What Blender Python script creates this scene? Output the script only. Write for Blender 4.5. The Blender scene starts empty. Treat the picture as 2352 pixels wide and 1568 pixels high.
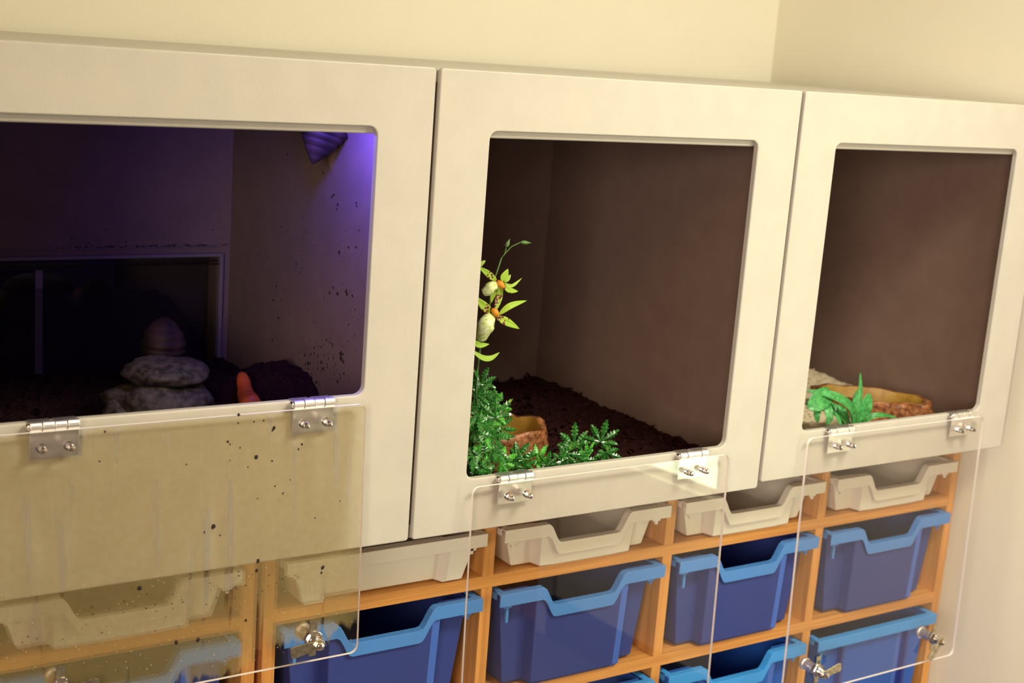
import bpy, bmesh, math, random
from mathutils import Vector, Matrix, noise
random.seed(7)
S = bpy.context.scene
COL = S.collection
ZO = 1.45                     # cabinet top height above the floor

# ------------------------------------------------------------------ camera
CX, CY, CZ = -.8723, -1.4896, .0309
YAW, PIT, ROL, FPX = .5941, .2089, .0754, 3177.86
fw = Vector((math.sin(YAW)*math.cos(PIT), math.cos(YAW)*math.cos(PIT), -math.sin(PIT)))
r0 = Vector((math.cos(YAW), -math.sin(YAW), 0)); u0_ = r0.cross(fw)
RT = r0*math.cos(ROL)+u0_*math.sin(ROL); UP = -r0*math.sin(ROL)+u0_*math.cos(ROL)
CP = Vector((CX, CY, CZ+ZO))
cam = bpy.data.objects.new('camera', bpy.data.cameras.new('camera')); COL.objects.link(cam)
m = Matrix((RT, UP, -fw)).transposed().to_4x4(); m.translation = CP
cam.matrix_world = m
cam.data.sensor_width = 36; cam.data.lens = 36*FPX/2352
cam.data.dof.use_dof = True; cam.data.dof.focus_distance = 1.85; cam.data.dof.aperture_fstop = 5.6
cam.data.clip_start = .05
S.camera = cam

def at(px, py, Y):
    "point of the plane y=Y that the photo shows at this pixel (local z, cabinet top = 0)"
    d = fw+RT*((px-1176)/FPX)-UP*((py-784)/FPX)
    p = CP+d*((Y-CY)/d.y); p.z -= ZO
    return p
def atx(px, py, X):
    d = fw+RT*((px-1176)/FPX)-UP*((py-784)/FPX)
    p = CP+d*((X-CX)/d.x); p.z -= ZO
    return p

# ------------------------------------------------------------------ light
S.view_settings.view_transform = 'Standard'; S.view_settings.look = 'None'
S.view_settings.gamma = 1; S.view_settings.use_curve_mapping = False
S.view_settings.exposure = 0.35
W = bpy.data.worlds.new('room_light'); S.world = W; W.use_nodes = True
bg = W.node_tree.nodes['Background']; bg.inputs[0].default_value = (1, .66, .50, 1); bg.inputs[1].default_value = .16

def area(name, loc, rot, sx, sy, e, col, spread=0):
    l = bpy.data.lights.new(name, 'AREA'); l.shape = 'RECTANGLE'; l.size = sx; l.size_y = sy; l.energy = e; l.color = col
    if spread: l.spread = math.radians(spread)
    o = bpy.data.objects.new(name, l); COL.objects.link(o); o.location = loc; o.rotation_euler = rot
    o.visible_camera = True
    return o
area('ceiling_lamp_light', (.70, -1.25, 2.47), (0, 0, 0), .80, .58, 40, (1, .935, .745))
area('left_fill_light', (-1.9, -2.4, 1.45), (math.radians(80), 0, math.radians(-54)), 1.2, 1.0, 7.2, (1, .82, .68), 58)  # added unseen fill from the left for trays and side walls
area('left_tint_light', (-1.25, -1.35, 2.47), (0, 0, 0), .6, .6, 8, (1, .62, .08))  # added overhead light, deep yellow put in to turn the left panel olive

# ------------------------------------------------------------------ materials
def mat(name, col=(.8, .8, .8), rough=.5, metal=0, spec=.5):
    M = bpy.data.materials.new(name); M.use_nodes = True
    b = M.node_tree.nodes['Principled BSDF']
    b.inputs['Base Color'].default_value = (*col, 1); b.inputs['Roughness'].default_value = rough
    b.inputs['Metallic'].default_value = metal; b.inputs['Specular IOR Level'].default_value = spec
    return M
def nodes(M): return M.node_tree.nodes, M.node_tree.links, M.node_tree.nodes['Principled BSDF']
def noisy(M, c1, c2, scale=(8, 8, 8), nscale=5, detail=4, bump=0, lo=.35, hi=.65, bscale=None):
    n, l, b = nodes(M)
    tc = n.new('ShaderNodeTexCoord'); mp = n.new('ShaderNodeMapping'); mp.inputs['Scale'].default_value = scale
    t = n.new('ShaderNodeTexNoise'); t.inputs['Scale'].default_value = nscale; t.inputs['Detail'].default_value = detail
    r = n.new('ShaderNodeValToRGB'); r.color_ramp.elements[0].position = lo; r.color_ramp.elements[1].position = hi
    r.color_ramp.elements[0].color = (*c1, 1); r.color_ramp.elements[1].color = (*c2, 1)
    l.new(tc.outputs['Object'], mp.inputs[0]); l.new(mp.outputs[0], t.inputs[0]); l.new(t.outputs[0], r.inputs[0])
    l.new(r.outputs[0], b.inputs['Base Color'])
    if bump:
        t2 = t
        if bscale:
            t2 = n.new('ShaderNodeTexNoise'); t2.inputs['Scale'].default_value = bscale; t2.inputs['Detail'].default_value = 3
            l.new(tc.outputs['Object'], t2.inputs[0])
        bp_ = n.new('ShaderNodeBump'); bp_.inputs['Strength'].default_value = bump; bp_.inputs['Distance'].default_value = .002
        l.new(t2.outputs[0], bp_.inputs['Height']); l.new(bp_.outputs[0], b.inputs['Normal'])
    return M
WALL = noisy(mat('wall_paint', rough=.8, spec=.2), (.82, .79, .66), (.83, .80, .67), nscale=2, bump=.15, bscale=180)
BOARD = noisy(mat('cream_laminate', rough=.42, spec=.35), (.53, .505, .455), (.555, .53, .475), nscale=3, bump=.12, bscale=420)
INNER = noisy(mat('inner_board_shaded', rough=.6, spec=.25), (.195, .130, .108), (.215, .144, .120), nscale=3, bump=.05, bscale=300)  # darker brown copy of the cream board, compartment shade put into the colour
FLOORM = noisy(mat('floor_vinyl', rough=.5), (.10, .09, .10), (.14, .12, .13), nscale=30)
SKIRT = mat('skirting', (.05, .055, .09), .5)
WOODH = noisy(mat('beech_along', rough=.42, spec=.3), (.56, .245, .062), (.73, .355, .10), scale=(3, 60, 110), nscale=1.6, detail=6, bump=.05)
WOODV = noisy(mat('beech_upright', rough=.42, spec=.3), (.56, .245, .062), (.73, .355, .10), scale=(90, 60, 3), nscale=1.6, detail=6, bump=.05)
CTRAY = mat('cream_plastic', (.80, .76, .64), .45)
RIMB = mat('blue_rim', (.075, .25, .66), .35)
RIMD = mat('blue_rim_light', (.05, .33, .86), .33)
def clearblue(name, col, fac):
    M = mat(name, col, .38); n, l, b = nodes(M)
    tr = n.new('ShaderNodeBsdfTransparent'); tr.inputs[0].default_value = (.25, .42, .85, 1)
    mx = n.new('ShaderNodeMixShader'); mx.inputs[0].default_value = fac
    out = n['Material Output']
    l.new(b.outputs[0], mx.inputs[1]); l.new(tr.outputs[0], mx.inputs[2]); l.new(mx.outputs[0], out.inputs[0])
    return M
BODYB = clearblue('blue_translucent', (.06, .09, .36), .35)
BODYL = clearblue('blue_bright', (.03, .14, .62), .2)
BEND = mat('blue_corner_highlight', (.06, .15, .58), .35)  # lighter blue put in as the highlight along the bulge's right corner
STEEL = mat('zinc_steel', (.86, .84, .84), .42, 1)
CHROME = mat('chrome', (.75, .72, .70), .12, 1)
BRASSY = noisy(mat('nickel_cam', rough=.3, metal=1), (.45, .40, .28), (.72, .68, .52), nscale=20)
def acrylic():
    M = bpy.data.materials.new('clear_acrylic'); M.use_nodes = True; n, l = M.node_tree.nodes, M.node_tree.links
    n.remove(n['Principled BSDF']); out = n['Material Output']
    tr = n.new('ShaderNodeBsdfTransparent'); tr.inputs[0].default_value = (.985, .975, .965, 1)
    g = n.new('ShaderNodeBsdfGlossy'); g.inputs['Roughness'].default_value = .015
    f = n.new('ShaderNodeFresnel'); f.inputs[0].default_value = 1.49
    ge = n.new('ShaderNodeNewGeometry'); iv = n.new('ShaderNodeMath'); iv.operation = 'SUBTRACT'; iv.inputs[0].default_value = 1; l.new(ge.outputs['Backfacing'], iv.inputs[1])
    ff = n.new('ShaderNodeMath'); ff.operation = 'MULTIPLY'; f2 = n.new('ShaderNodeMath'); f2.operation = 'MULTIPLY'; f2.use_clamp = True; f2.inputs[1].default_value = 1.8; l.new(f.outputs[0], f2.inputs[0]); l.new(f2.outputs[0], ff.inputs[0]); l.new(iv.outputs[0], ff.inputs[1])
    mx = n.new('ShaderNodeMixShader'); l.new(ff.outputs[0], mx.inputs[0]); l.new(tr.outputs[0], mx.inputs[1]); l.new(g.outputs[0], mx.inputs[2])
    l.new(mx.outputs[0], out.inputs[0]); return M
ACR = acrylic()
EDGE = mat('acrylic_sawn_edge', (.95, .90, .88), .35)
n_, l_, b_ = nodes(EDGE)
b_.inputs['Transmission Weight'].default_value = 0.0
def fog():
    M = bpy.data.materials.new('condensation'); M.use_nodes = True; n, l = M.node_tree.nodes, M.node_tree.links
    b = n['Principled BSDF']; b.inputs['Base Color'].default_value = (.41, .32, .135, 1); b.inputs['Roughness'].default_value = .6
    out = n['Material Output']; tr = n.new('ShaderNodeBsdfTransparent'); mx = n.new('ShaderNodeMixShader')
    tc = n.new('ShaderNodeTexCoord')
    def mp(sc, loc=(0, 0, 0)):
        q = n.new('ShaderNodeMapping'); q.inputs['Scale'].default_value = sc; q.inputs['Location'].default_value = loc; l.new(tc.outputs['Object'], q.inputs[0]); return q
    def math_(op, a, b2):
        q = n.new('ShaderNodeMath'); q.operation = op; q.use_clamp = False
        for i, v in enumerate((a, b2)):
            if isinstance(v, (int, float)): q.inputs[i].default_value = v
            else: l.new(v, q.inputs[i])
        return q.outputs[0]
    def smooth(v, a, b2, c=0., d=1.):
        q = n.new('ShaderNodeMapRange'); q.interpolation_type = 'SMOOTHSTEP'; l.new(v, q.inputs[0])
        for i, x in enumerate((a, b2, c, d)): q.inputs[i+1].default_value = x
        return q.outputs[0]
    # object coordinates: origin = base of the cabinet (x centre, z bottom)
    sx = n.new('ShaderNodeSeparateXYZ'); l.new(tc.outputs['Object'], sx.inputs[0])
    z, x = sx.outputs[2], sx.outputs[0]
    n1 = n.new('ShaderNodeTexNoise'); n1.inputs['Scale'].default_value = 16; n1.inputs['Detail'].default_value = 5; l.new(mp((1, 1, .8)).outputs[0], n1.inputs[0])
    n2 = n.new('ShaderNodeTexNoise'); n2.inputs['Scale'].default_value = 1; n2.inputs['Detail'].default_value = 3; l.new(mp((64, 1, 5)).outputs[0], n2.inputs[0])
    n3 = n.new('ShaderNodeTexNoise'); n3.inputs['Scale'].default_value = 120; n3.inputs['Detail'].default_value = 2; l.new(mp((1, 1, 1)).outputs[0], n3.inputs[0])
    # lower boundary of the fog, rising towards the right, with drip teeth
    edge = math_('ADD', math_('MULTIPLY', n1.outputs[0], .07), math_('MULTIPLY', n2.outputs[0], .06))
    e2 = math_('ADD', math_('SUBTRACT', z, edge), math_('MULTIPLY', x, -.16))
    low = smooth(e2, -.195+.0, -.185)
    # drip tracks wiped clear
    st = smooth(n2.outputs[0], .60, .68)
    streak = math_('SUBTRACT', 1, math_('MULTIPLY', st, .7))
    fac = math_('MULTIPLY', math_('MULTIPLY', low, streak), .66)
    # more clear towards the right edge
    rgt = smooth(math_('ADD', x, math_('MULTIPLY', n1.outputs[0], .05)), .22, .28, 1, .25)
    fac = math_('MULTIPLY', fac, rgt)
    fac = math_('MULTIPLY', fac, smooth(n3.outputs[0], .2, .8, .92, 1.08))
    top = smooth(z, .1640, .1680)          # the hinge leaves are wiped clean
    for hxx in (-.466+.3132, -.155+.3132):
        dx = math_('ABSOLUTE', math_('SUBTRACT', x, hxx), 0)
        fac = math_('MULTIPLY', fac, math_('SUBTRACT', 1, math_('MULTIPLY', math_('MULTIPLY', top, smooth(dx, .028, .031, 1, 0)), .9)))
    rf = n.new('ShaderNodeBsdfRefraction'); rf.inputs['Color'].default_value = (.93, .90, .74, 1); rf.inputs['Roughness'].default_value = .22; rf.inputs['IOR'].default_value = 1.06
    m2 = n.new('ShaderNodeMixShader'); m2.inputs[0].default_value = .5; l.new(b.outputs[0], m2.inputs[1]); l.new(rf.outputs[0], m2.inputs[2])
    l.new(fac, mx.inputs[0]); l.new(tr.outputs[0], mx.inputs[1]); l.new(m2.outputs[0], mx.inputs[2]); l.new(mx.outputs[0], out.inputs[0])
    return M
FOG = fog()
SOIL = noisy(mat('dark_soil', rough=.95, spec=.1), (.007, .002, .003), (.024, .008, .010), nscale=60)
BARK = noisy(mat('bark_chips', rough=.9, spec=.1), (.010, .003, .004), (.048, .014, .013), nscale=40)
SHAV = noisy(mat('pale_shavings', rough=.9, spec=.1), (.62, .50, .33), (.86, .76, .56), nscale=70, bump=.5, bscale=250)
DIRT = mat('dirt', (.02, .010, .008), .9)
ROCK = noisy(mat('hide_rock', rough=.8), (.010, .007, .009), (.066, .046, .056), nscale=14, detail=8, bump=.8, bscale=45)
BOWLO = noisy(mat('bowl_rock', rough=.45), (.10, .028, .008), (.42, .17, .062), nscale=16, detail=6, bump=1, bscale=38)
BOWLI = noisy(mat('bowl_inside', rough=.4), (.34, .19, .03), (.42, .25, .045), nscale=10)
CARROT = noisy(mat('carrot', rough=.55), (.34, .05, .008), (.58, .11, .015), scale=(1, 1, 1), nscale=45, lo=.3, hi=.6)
SHELLM = mat('snail_shell', (.22, .12, .10), .7)
def stripe(M, c1, c2, sc):
    n, l, b = nodes(M); tc = n.new('ShaderNodeTexCoord'); w = n.new('ShaderNodeTexWave'); w.inputs['Scale'].default_value = sc
    w.inputs['Distortion'].default_value = 5; w.inputs['Detail'].default_value = 2
    r = n.new('ShaderNodeValToRGB'); r.color_ramp.elements[0].color = (*c1, 1); r.color_ramp.elements[1].color = (*c2, 1)
    l.new(tc.outputs['Object'], w.inputs[0]); l.new(w.outputs[0], r.inputs[0]); l.new(r.outputs[0], b.inputs['Base Color'])
stripe(SHELLM, (.02, .008, .008), (.06, .03, .028), 9)
SHELLT = mat('tan_shell', (.16, .09, .035), .7)
SNAILB = mat('snail_body', (.10, .06, .05), .5)
LEAF = noisy(mat('glossy_leaf', rough=.22, spec=.8), (.006, .062, .014), (.045, .25, .03), nscale=60)
LEAFL = noisy(mat('pale_leaf', rough=.3, spec=.5), (.05, .30, .03), (.12, .50, .06), nscale=25)
STRAP = noisy(mat('strap_leaf', rough=.35, spec=.5), (.035, .22, .05), (.09, .45, .12), nscale=18)
STEM = mat('green_stem', (.10, .20, .05), .5)
PETAL = mat('petal', (.30, .48, .03), .5)
LIP = noisy(mat('lip', rough=.5), (.50, .62, .12), (.85, .88, .62), nscale=30)
ORANGE = mat('orange_column', (.80, .30, .02), .5)
BLACKG = mat('dark_glass_panel', (.012, .003, .006), .15)
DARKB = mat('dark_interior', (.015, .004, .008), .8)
FRAME = mat('recess_frame', (.20, .17, .17), .5)
STRIPM = mat('pale_strip', (.10, .08, .09), .5)
STRIPT = mat('pale_strip_top', (.20, .17, .18), .5)
UVM = bpy.data.materials.new('uv_tube'); UVM.use_nodes = True
_b = UVM.node_tree.nodes['Principled BSDF']; _b.inputs['Emission Color'].default_value = (.12, .05, 1, 1); _b.inputs['Emission Strength'].default_value = 8
_b.inputs['Base Color'].default_value = (.2, .15, .6, 1)
DAY = bpy.data.materials.new('bright_window'); DAY.use_nodes = True
_b = DAY.node_tree.nodes['Principled BSDF']; _b.inputs['Emission Color'].default_value = (.85, 1, .62, 1); _b.inputs['Emission Strength'].default_value = 7
LAMPD = bpy.data.materials.new('lamp_diffuser'); LAMPD.use_nodes = True
_b = LAMPD.node_tree.nodes['Principled BSDF']; _b.inputs['Emission Color'].default_value = (1, .9, .7, 1); _b.inputs['Emission Strength'].default_value = 3
WHITEP = mat('white_plastic', (.7, .68, .62), .5)
# spotted petal: UV x runs along the petal
SPOT = mat('spotted_petal', (.48, .58, .04), .5)
n, l, b = nodes(SPOT)
uv = n.new('ShaderNodeUVMap'); vo = n.new('ShaderNodeTexVoronoi'); vo.inputs['Scale'].default_value = 5
tcs = n.new('ShaderNodeTexCoord'); mps = n.new('ShaderNodeMapping'); mps.inputs['Scale'].default_value = (60, 60, 60); l.new(tcs.outputs['Object'], mps.inputs[0]); l.new(mps.outputs[0], vo.inputs[0])
c1 = n.new('ShaderNodeMath'); c1.operation = 'LESS_THAN'; c1.inputs[1].default_value = .50; l.new(vo.outputs['Distance'], c1.inputs[0])
sp = n.new('ShaderNodeSeparateXYZ'); l.new(uv.outputs[0], sp.inputs[0])
c2 = n.new('ShaderNodeMath'); c2.operation = 'LESS_THAN'; c2.inputs[1].default_value = .55; l.new(sp.outputs[0], c2.inputs[0])
c3 = n.new('ShaderNodeMath'); c3.operation = 'MULTIPLY'; l.new(c1.outputs[0], c3.inputs[0]); l.new(c2.outputs[0], c3.inputs[1])
mxc = n.new('ShaderNodeMix'); mxc.data_type = 'RGBA'; mxc.inputs[6].default_value = (.30, .48, .03, 1); mxc.inputs[7].default_value = (.14, .012, .01, 1)
vo.inputs['Scale'].default_value = 4
l.new(c3.outputs[0], mxc.inputs[0]); l.new(mxc.outputs[2], b.inputs['Base Color'])

# ------------------------------------------------------------------ mesh helpers
class MB:
    "collects geometry in absolute coordinates (z measured from the cabinet top)"
    def __init__(s): s.v = []; s.f = []; s.mi = []; s.uv = {}
    def face(s, idx, mi=0): s.f.append(tuple(idx)); s.mi.append(mi)
    def box(s, x0, x1, y0, y1, z0, z1, mi=0):
        b = len(s.v)
        s.v += [Vector(p) for p in ((x0, y0, z0), (x1, y0, z0), (x1, y1, z0), (x0, y1, z0), (x0, y0, z1), (x1, y0, z1), (x1, y1, z1), (x0, y1, z1))]
        for q in ((0, 3, 2, 1), (4, 5, 6, 7), (0, 1, 5, 4), (1, 2, 6, 5), (2, 3, 7, 6), (3, 0, 4, 7)): s.face([b+i for i in q], mi)
        return s
    def rings(s, rings, closed=True, cap0=True, cap1=True, mi=0):
        b = len(s.v); n = len(rings[0])
        for r in rings: s.v += [Vector(p) for p in r]
        for i in range(len(rings)-1):
            for j in range(n if closed else n-1):
                k = (j+1) % n
                s.face((b+i*n+j, b+i*n+k, b+(i+1)*n+k, b+(i+1)*n+j), mi)
        if cap0: s.face([b+j for j in reversed(range(n))], mi)
        if cap1: s.face([b+(len(rings)-1)*n+j for j in range(n)], mi)
        return s
    def tube(s, pts, rad, seg=8, mi=0, cap=True):
        pts = [Vector(p) for p in pts]; R = []
        for i, p in enumerate(pts):
            t = (pts[min(i+1, len(pts)-1)]-pts[max(i-1, 0)]).normalized()
            a = t.cross(Vector((0, 0, 1)) if abs(t.z) < .9 else Vector((1, 0, 0))).normalized(); b2 = t.cross(a)
            r = rad[i] if isinstance(rad, (list, tuple)) else rad
            R.append([p+(a*math.cos(2*math.pi*k/seg)+b2*math.sin(2*math.pi*k/seg))*r for k in range(seg)])
        return s.rings(R, cap0=cap, cap1=cap, mi=mi)
    def prism_y(s, poly, y0, y1, mi=0):
        return s.rings([[(x, y0, z) for x, z in poly], [(x, y1, z) for x, z in poly]], mi=mi)
def obj(name, mb, m, parent=None, loc=None, smooth=False, bevel=0, kind=None, label=None, seg=2, fixn=True):
    me = bpy.data.meshes.new(name)
    off = Vector(parent['_o']) if parent is not None else Vector(loc if loc is not None else (0, 0, 0))
    me.from_pydata([p-off for p in mb.v], [], mb.f)
    mats = m if isinstance(m, (list, tuple)) else [m]
    for q in mats: me.materials.append(q)
    for p, i in zip(me.polygons, mb.mi): p.material_index = i; p.use_smooth = smooth
    if mb.uv:
        ul = me.uv_layers.new(name='UVMap')
        for li, lp in enumerate(me.loops): ul.data[li].uv = mb.uv.get(lp.vertex_index, (0, 0))
    if fixn:
        bm = bmesh.new(); bm.from_mesh(me); bmesh.ops.recalc_face_normals(bm, faces=bm.faces); bm.to_mesh(me); bm.free()
    o = bpy.data.objects.new(name, me); COL.objects.link(o)
    o['_o'] = tuple(off)
    if parent is not None: o.parent = parent
    else: o.location = off+Vector((0, 0, ZO))
    if bevel:
        bv = o.modifiers.new('bevel', 'BEVEL'); bv.width = bevel; bv.segments = seg; bv.limit_method = 'ANGLE'; bv.angle_limit = math.radians(40)
    if kind: o['kind'] = kind
    if label: o['label'] = label
    return o
def thing(name, label, cat, loc, group=None):
    o = bpy.data.objects.new(name, None); COL.objects.link(o); o.location = Vector(loc)+Vector((0, 0, ZO)); o.empty_display_size = .05
    o['_o'] = tuple(loc); o['label'] = label; o['category'] = cat
    if group: o['group'] = group
    return o
def tag(o, label, cat, group=None, kind=None):
    o['label'] = label; o['category'] = cat
    if group: o['group'] = group
    if kind: o['kind'] = kind
    return o
def dup(root, loc, label=None, group=None):
    def cp(o, par):
        c = o.copy(); COL.objects.link(c)
        if par is not None: c.parent = par
        for ch in kids.get(o.name, []): cp(ch, c)
        return c
    kids = {}
    for o in list(COL.objects):
        if o.parent is not None: kids.setdefault(o.parent.name, []).append(o)
    r = cp(root, None); r.location = Vector(loc)+Vector((0, 0, ZO))
    if label: r['label'] = label
    if group: r['group'] = group
    return r
def rrect(x0, x1, z0, z1, r, n=6):
    P = []
    for cx, cz, a in ((x1-r, z1-r, 0), (x0+r, z1-r, 90), (x0+r, z0+r, 180), (x1-r, z0+r, 270)):
        for i in range(n+1):
            t = math.radians(a+90*i/n); P.append((cx+r*math.cos(t), cz+r*math.sin(t)))
    return P

# ------------------------------------------------------------------ the room
XR, YB, FZ = 1.235, .722, -ZO
def struct(name, mb, m): return obj(name, mb, m, kind='structure')
struct('wall_back', MB().box(-3.0, XR+.15, YB, YB+.12, FZ, 1.05), WALL)
# right wall with a low window opening (y -1.24..-.60, z -.90..-.30) and a doorway further back
rw = MB()
rw.box(XR, XR+.15, -.80, YB, FZ, 1.05).box(XR, XR+.15, -1.24, -.80, FZ, -.908).box(XR, XR+.15, -1.24, -.80, -.30, 1.05)
rw.box(XR, XR+.15, -1.42, -1.24, FZ, 1.05).box(XR, XR+.15, -2.45, -1.42, .60, 1.05).box(XR, XR+.15, -3.6, -2.45, FZ, 1.05)
struct('wall_right', rw, WALL)
struct('floor', MB().box(-3.0, XR+.15, -3.6, YB, FZ-.06, FZ), FLOORM)
struct('ceiling', MB().box(-3.0, XR+.15, -3.6, YB, 1.05, 1.11), WALL)
struct('baseboard_right', MB().box(XR-.014, XR, -1.42, YB-.014, FZ, FZ+.12), SKIRT)
struct('baseboard_back', MB().box(-3.0, XR, YB-.014, YB, FZ, FZ+.12), SKIRT)
w1 = struct('window_1', MB().box(XR+.02, XR+.05, -1.24, -1.225, -.908, -.30).box(XR+.02, XR+.05, -.815, -.80, -.908, -.30).box(XR+.02, XR+.05, -1.225, -.815, -.908, -.890).box(XR+.02, XR+.05, -1.225, -.815, -.335, -.30), WHITEP)
obj('window_pane', MB().box(XR+.03, XR+.036, -1.225, -.815, -.890, -.335), DAY, w1)
d1 = struct('door_1', MB().box(XR+.02, XR+.06, -2.43, -1.44, FZ, .58), WOODV)
struct('trim_1', MB().box(XR-.012, XR+.02, -1.47, -1.40, FZ, .64).box(XR-.012, XR+.02, -2.49, -2.42, FZ, .64).box(XR-.012, XR+.02, -2.49, -1.40, .58, .64), WHITEP)

# ------------------------------------------------------------------ vivarium cabinets
TH = .009; BT = .018
HINGES = {}
def hinge(c, x, zb):
    "butt hinge under the window sill, its leaf bolted through the acrylic"
    zc = zb-.003
    mb = MB().box(x-.027, x+.027, -.0085, -.0070, zc-.036, zc-.004)
    mb.box(x-.0265, x-.002, -.005, .0085, zb-.0002, zb+.0014); mb.box(x+.002, x+.0265, -.005, .0085, zb-.0002, zb+.0014)
    h = obj('hinge', mb, STEEL, c, bevel=.0004)
    for k in range(4):
        a = x-.027+k*.0135
        kb = MB().tube([(a+.0004, -.0065, zc), (a+.0131, -.0065, zc)], .0064 if k % 2 else .0058, 14)
        obj('hinge_knuckle', kb, STEEL, h, smooth=False, bevel=.0005)
    obj('hinge_pin', MB().tube([(x-.0305, -.0065, zc), (x-.029, -.0065, zc), (x-.0266, -.0065, zc)], [.002, .0042, .0042], 12), CHROME, h, smooth=True)
    for dx in (-.0165, .0135):
        X, Z = x+dx, zc-.022
        mb = MB().tube([(X, -.0145, Z), (X, -.0160, Z)], .0055, 20)
        mb.tube([(X, -.0160, Z), (X, -.0195, Z)], .0036, 12)
        mb.tube([(X, -.0195, Z), (X, -.0205, Z)], .0052, 20)
        obj('washer', mb, CHROME, h, smooth=False)
        mb = MB().tube([(X, -.0205, Z), (X, -.0250, Z)], .0047, 6)
        mb.tube([(X, -.0250, Z), (X, -.0270, Z), (X, -.0288, Z), (X, -.0300, Z), (X, -.0304, Z)], [.0041, .0039, .0032, .0018, .0004], 14)
        obj('dome_nut', mb, CHROME, h, smooth=False, bevel=.0003)
def cam_lock(c, x, z, y, ang):
    mb = MB().tube([(x, y+.001, z), (x, y+.024, z)], .0088, 20); mb.tube([(x, y+.022, z), (x, y+.026, z)], .011, 20)
    lk = obj('cam_lock', mb, STEEL, c)
    obj('lock_plate', MB().box(x-.006, x+.004, y-.0062, y-.0048, z-.021, z+.026), BRASSY, lk, bevel=.0003)
    mb = MB().tube([(x, y-.0062, z), (x, y-.0075, z)], .0125, 24); mb.tube([(x, y-.0075, z), (x, y-.0125, z)], .0112, 6)
    obj('lock_nut', mb, CHROME, lk, bevel=.0005)
    mb = MB().tube([(x, y-.0125, z), (x, y-.0142, z), (x, y-.0144, z), (x, y-.0166, z), (x, y-.0168, z), (x, y-.020, z)], [.0085, .0085, .0072, .0085, .0072, .0072], 20)
    obj('lock_barrel', mb, CHROME, lk)
    ca, sa = math.cos(ang), math.sin(ang); P = []
    for u_, w_ in ((-.006, -.0052), (.010, -.0068), (.034, -.0085), (.038, -.0065), (.038, .0050), (.034, .0075), (.010, .0062), (-.006, .0052), (-.009, 0)):
        P.append((x+u_*ca-w_*sa, z+u_*sa+w_*ca))
    obj('cam_arm', MB().prism_y(P, y-.0222, y-.0200), BRASSY, lk, bevel=.0005)
    mb = MB().tube([(x, y-.0222, z), (x, y-.0262, z)], .0062, 6); mb.tube([(x, y-.0262, z), (x, y-.0285, z), (x, y-.0300, z)], [.0055, .0048, .0015], 16)
    obj('cam_bolt', mb, CHROME, lk, bevel=.0003)

def cabinet(x0, x1, H, wx0, wx1, wz1, wz0, label, hx, flap_h, tilt, locks, interior):
    cxm = (x0+x1)/2
    c = thing('vivarium_cabinet', label, 'vivarium', (cxm, .3, -H), 'vivarium cabinets in a row')
    # carcass boards
    obj('top_panel', MB().box(x0-.001, x1+.001, TH+.001, YB-.012, -BT, -.0015), BOARD, c, bevel=.001)
    obj('base_panel', MB().box(x0, x1, TH+.001, .615, -H, -H+BT), BOARD, c)
    sb = MB().box(x0, x0+.016, TH+.001, YB-.02, -H+BT, -BT)
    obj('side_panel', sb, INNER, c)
    wi = x1-BT+.001 if x1 > 1 else x1-.0155
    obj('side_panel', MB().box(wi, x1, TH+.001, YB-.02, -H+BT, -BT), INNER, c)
    if interior == 1:
        # back board with a recessed dark opening
        a = -.041
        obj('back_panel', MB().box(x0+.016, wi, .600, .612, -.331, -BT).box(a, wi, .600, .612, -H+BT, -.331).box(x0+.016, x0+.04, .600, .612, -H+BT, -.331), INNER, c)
        obj('recess_frame', MB().box(x0+.04, a+.006, .592, .600, -.331, -.3255).box(a, a+.006, .592, .600, -H+.05, -.331).box(x0+.04, a+.006, .597, .600, -.3165, -.3150), FRAME, c, bevel=.001)
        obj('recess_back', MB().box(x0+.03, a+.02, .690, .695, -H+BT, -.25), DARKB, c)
        obj('recess_glass', MB().box(x0+.04, a, .603, .607, -H+.02, -.331), ACR, c)
        obj('runner_rail', MB().box(x0+.04, a, .600, .6025, -.3400, -.3375).box(x0+.04, a, .594, .597, -.3440, -.3425), BLACKG, c)
    else:
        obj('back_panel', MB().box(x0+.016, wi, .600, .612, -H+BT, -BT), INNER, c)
    # front frame with the round-cornered window
    n = 6; O = rrect(x0, x1, -H, 0, .004, n); I = rrect(wx0, wx1, wz0, wz1, .012, n)
    mb = MB(); R = [[(x, y, z) for x, z in P] for P, y in ((I, TH), (I, 0), (O, 0), (O, TH), (I, TH))]
    mb.rings(R, cap0=False, cap1=False)
    fp = obj('front_panel', mb, BOARD, c, bevel=.0022, seg=3)
    obj('flap_stop', MB().box(wx0-.012, wx1+.001, TH, TH+.009, wz1-.0095, wz1+.012), BOARD, c, bevel=.003, seg=3)
    # acrylic flap hanging open from the sill
    xa, xb = wx0+.003, wx1-.003; zt = wz0-.0075; zb = zt-flap_h
    yt, ybm = -.0100, -.0100-tilt
    P = rrect(xa, xb, zb, zt, .011, n)
    def yy(z): return yt+(ybm-yt)*(zt-z)/flap_h
    mb = MB(); b0 = [(x, yy(z), z) for x, z in P]; b1 = [(x, yy(z)-.0045, z) for x, z in P]
    mb.rings([b0, b1], cap0=True, cap1=True)
    mb.mi = [1]*(len(mb.f)-2)+[0, 0]
    fl = obj('acrylic_flap', mb, [ACR, EDGE], c, label='clear acrylic flap hanging open' if interior > 1 else 'clear acrylic flap hanging open, fogged and dirty')
    for x in hx: hinge(c, x, wz0)
    for x, z, ang in locks: cam_lock(c, x, z, yy(z)-.0005, ang)
    return c, fl, yy, (xa, xb, zb, zt)

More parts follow.
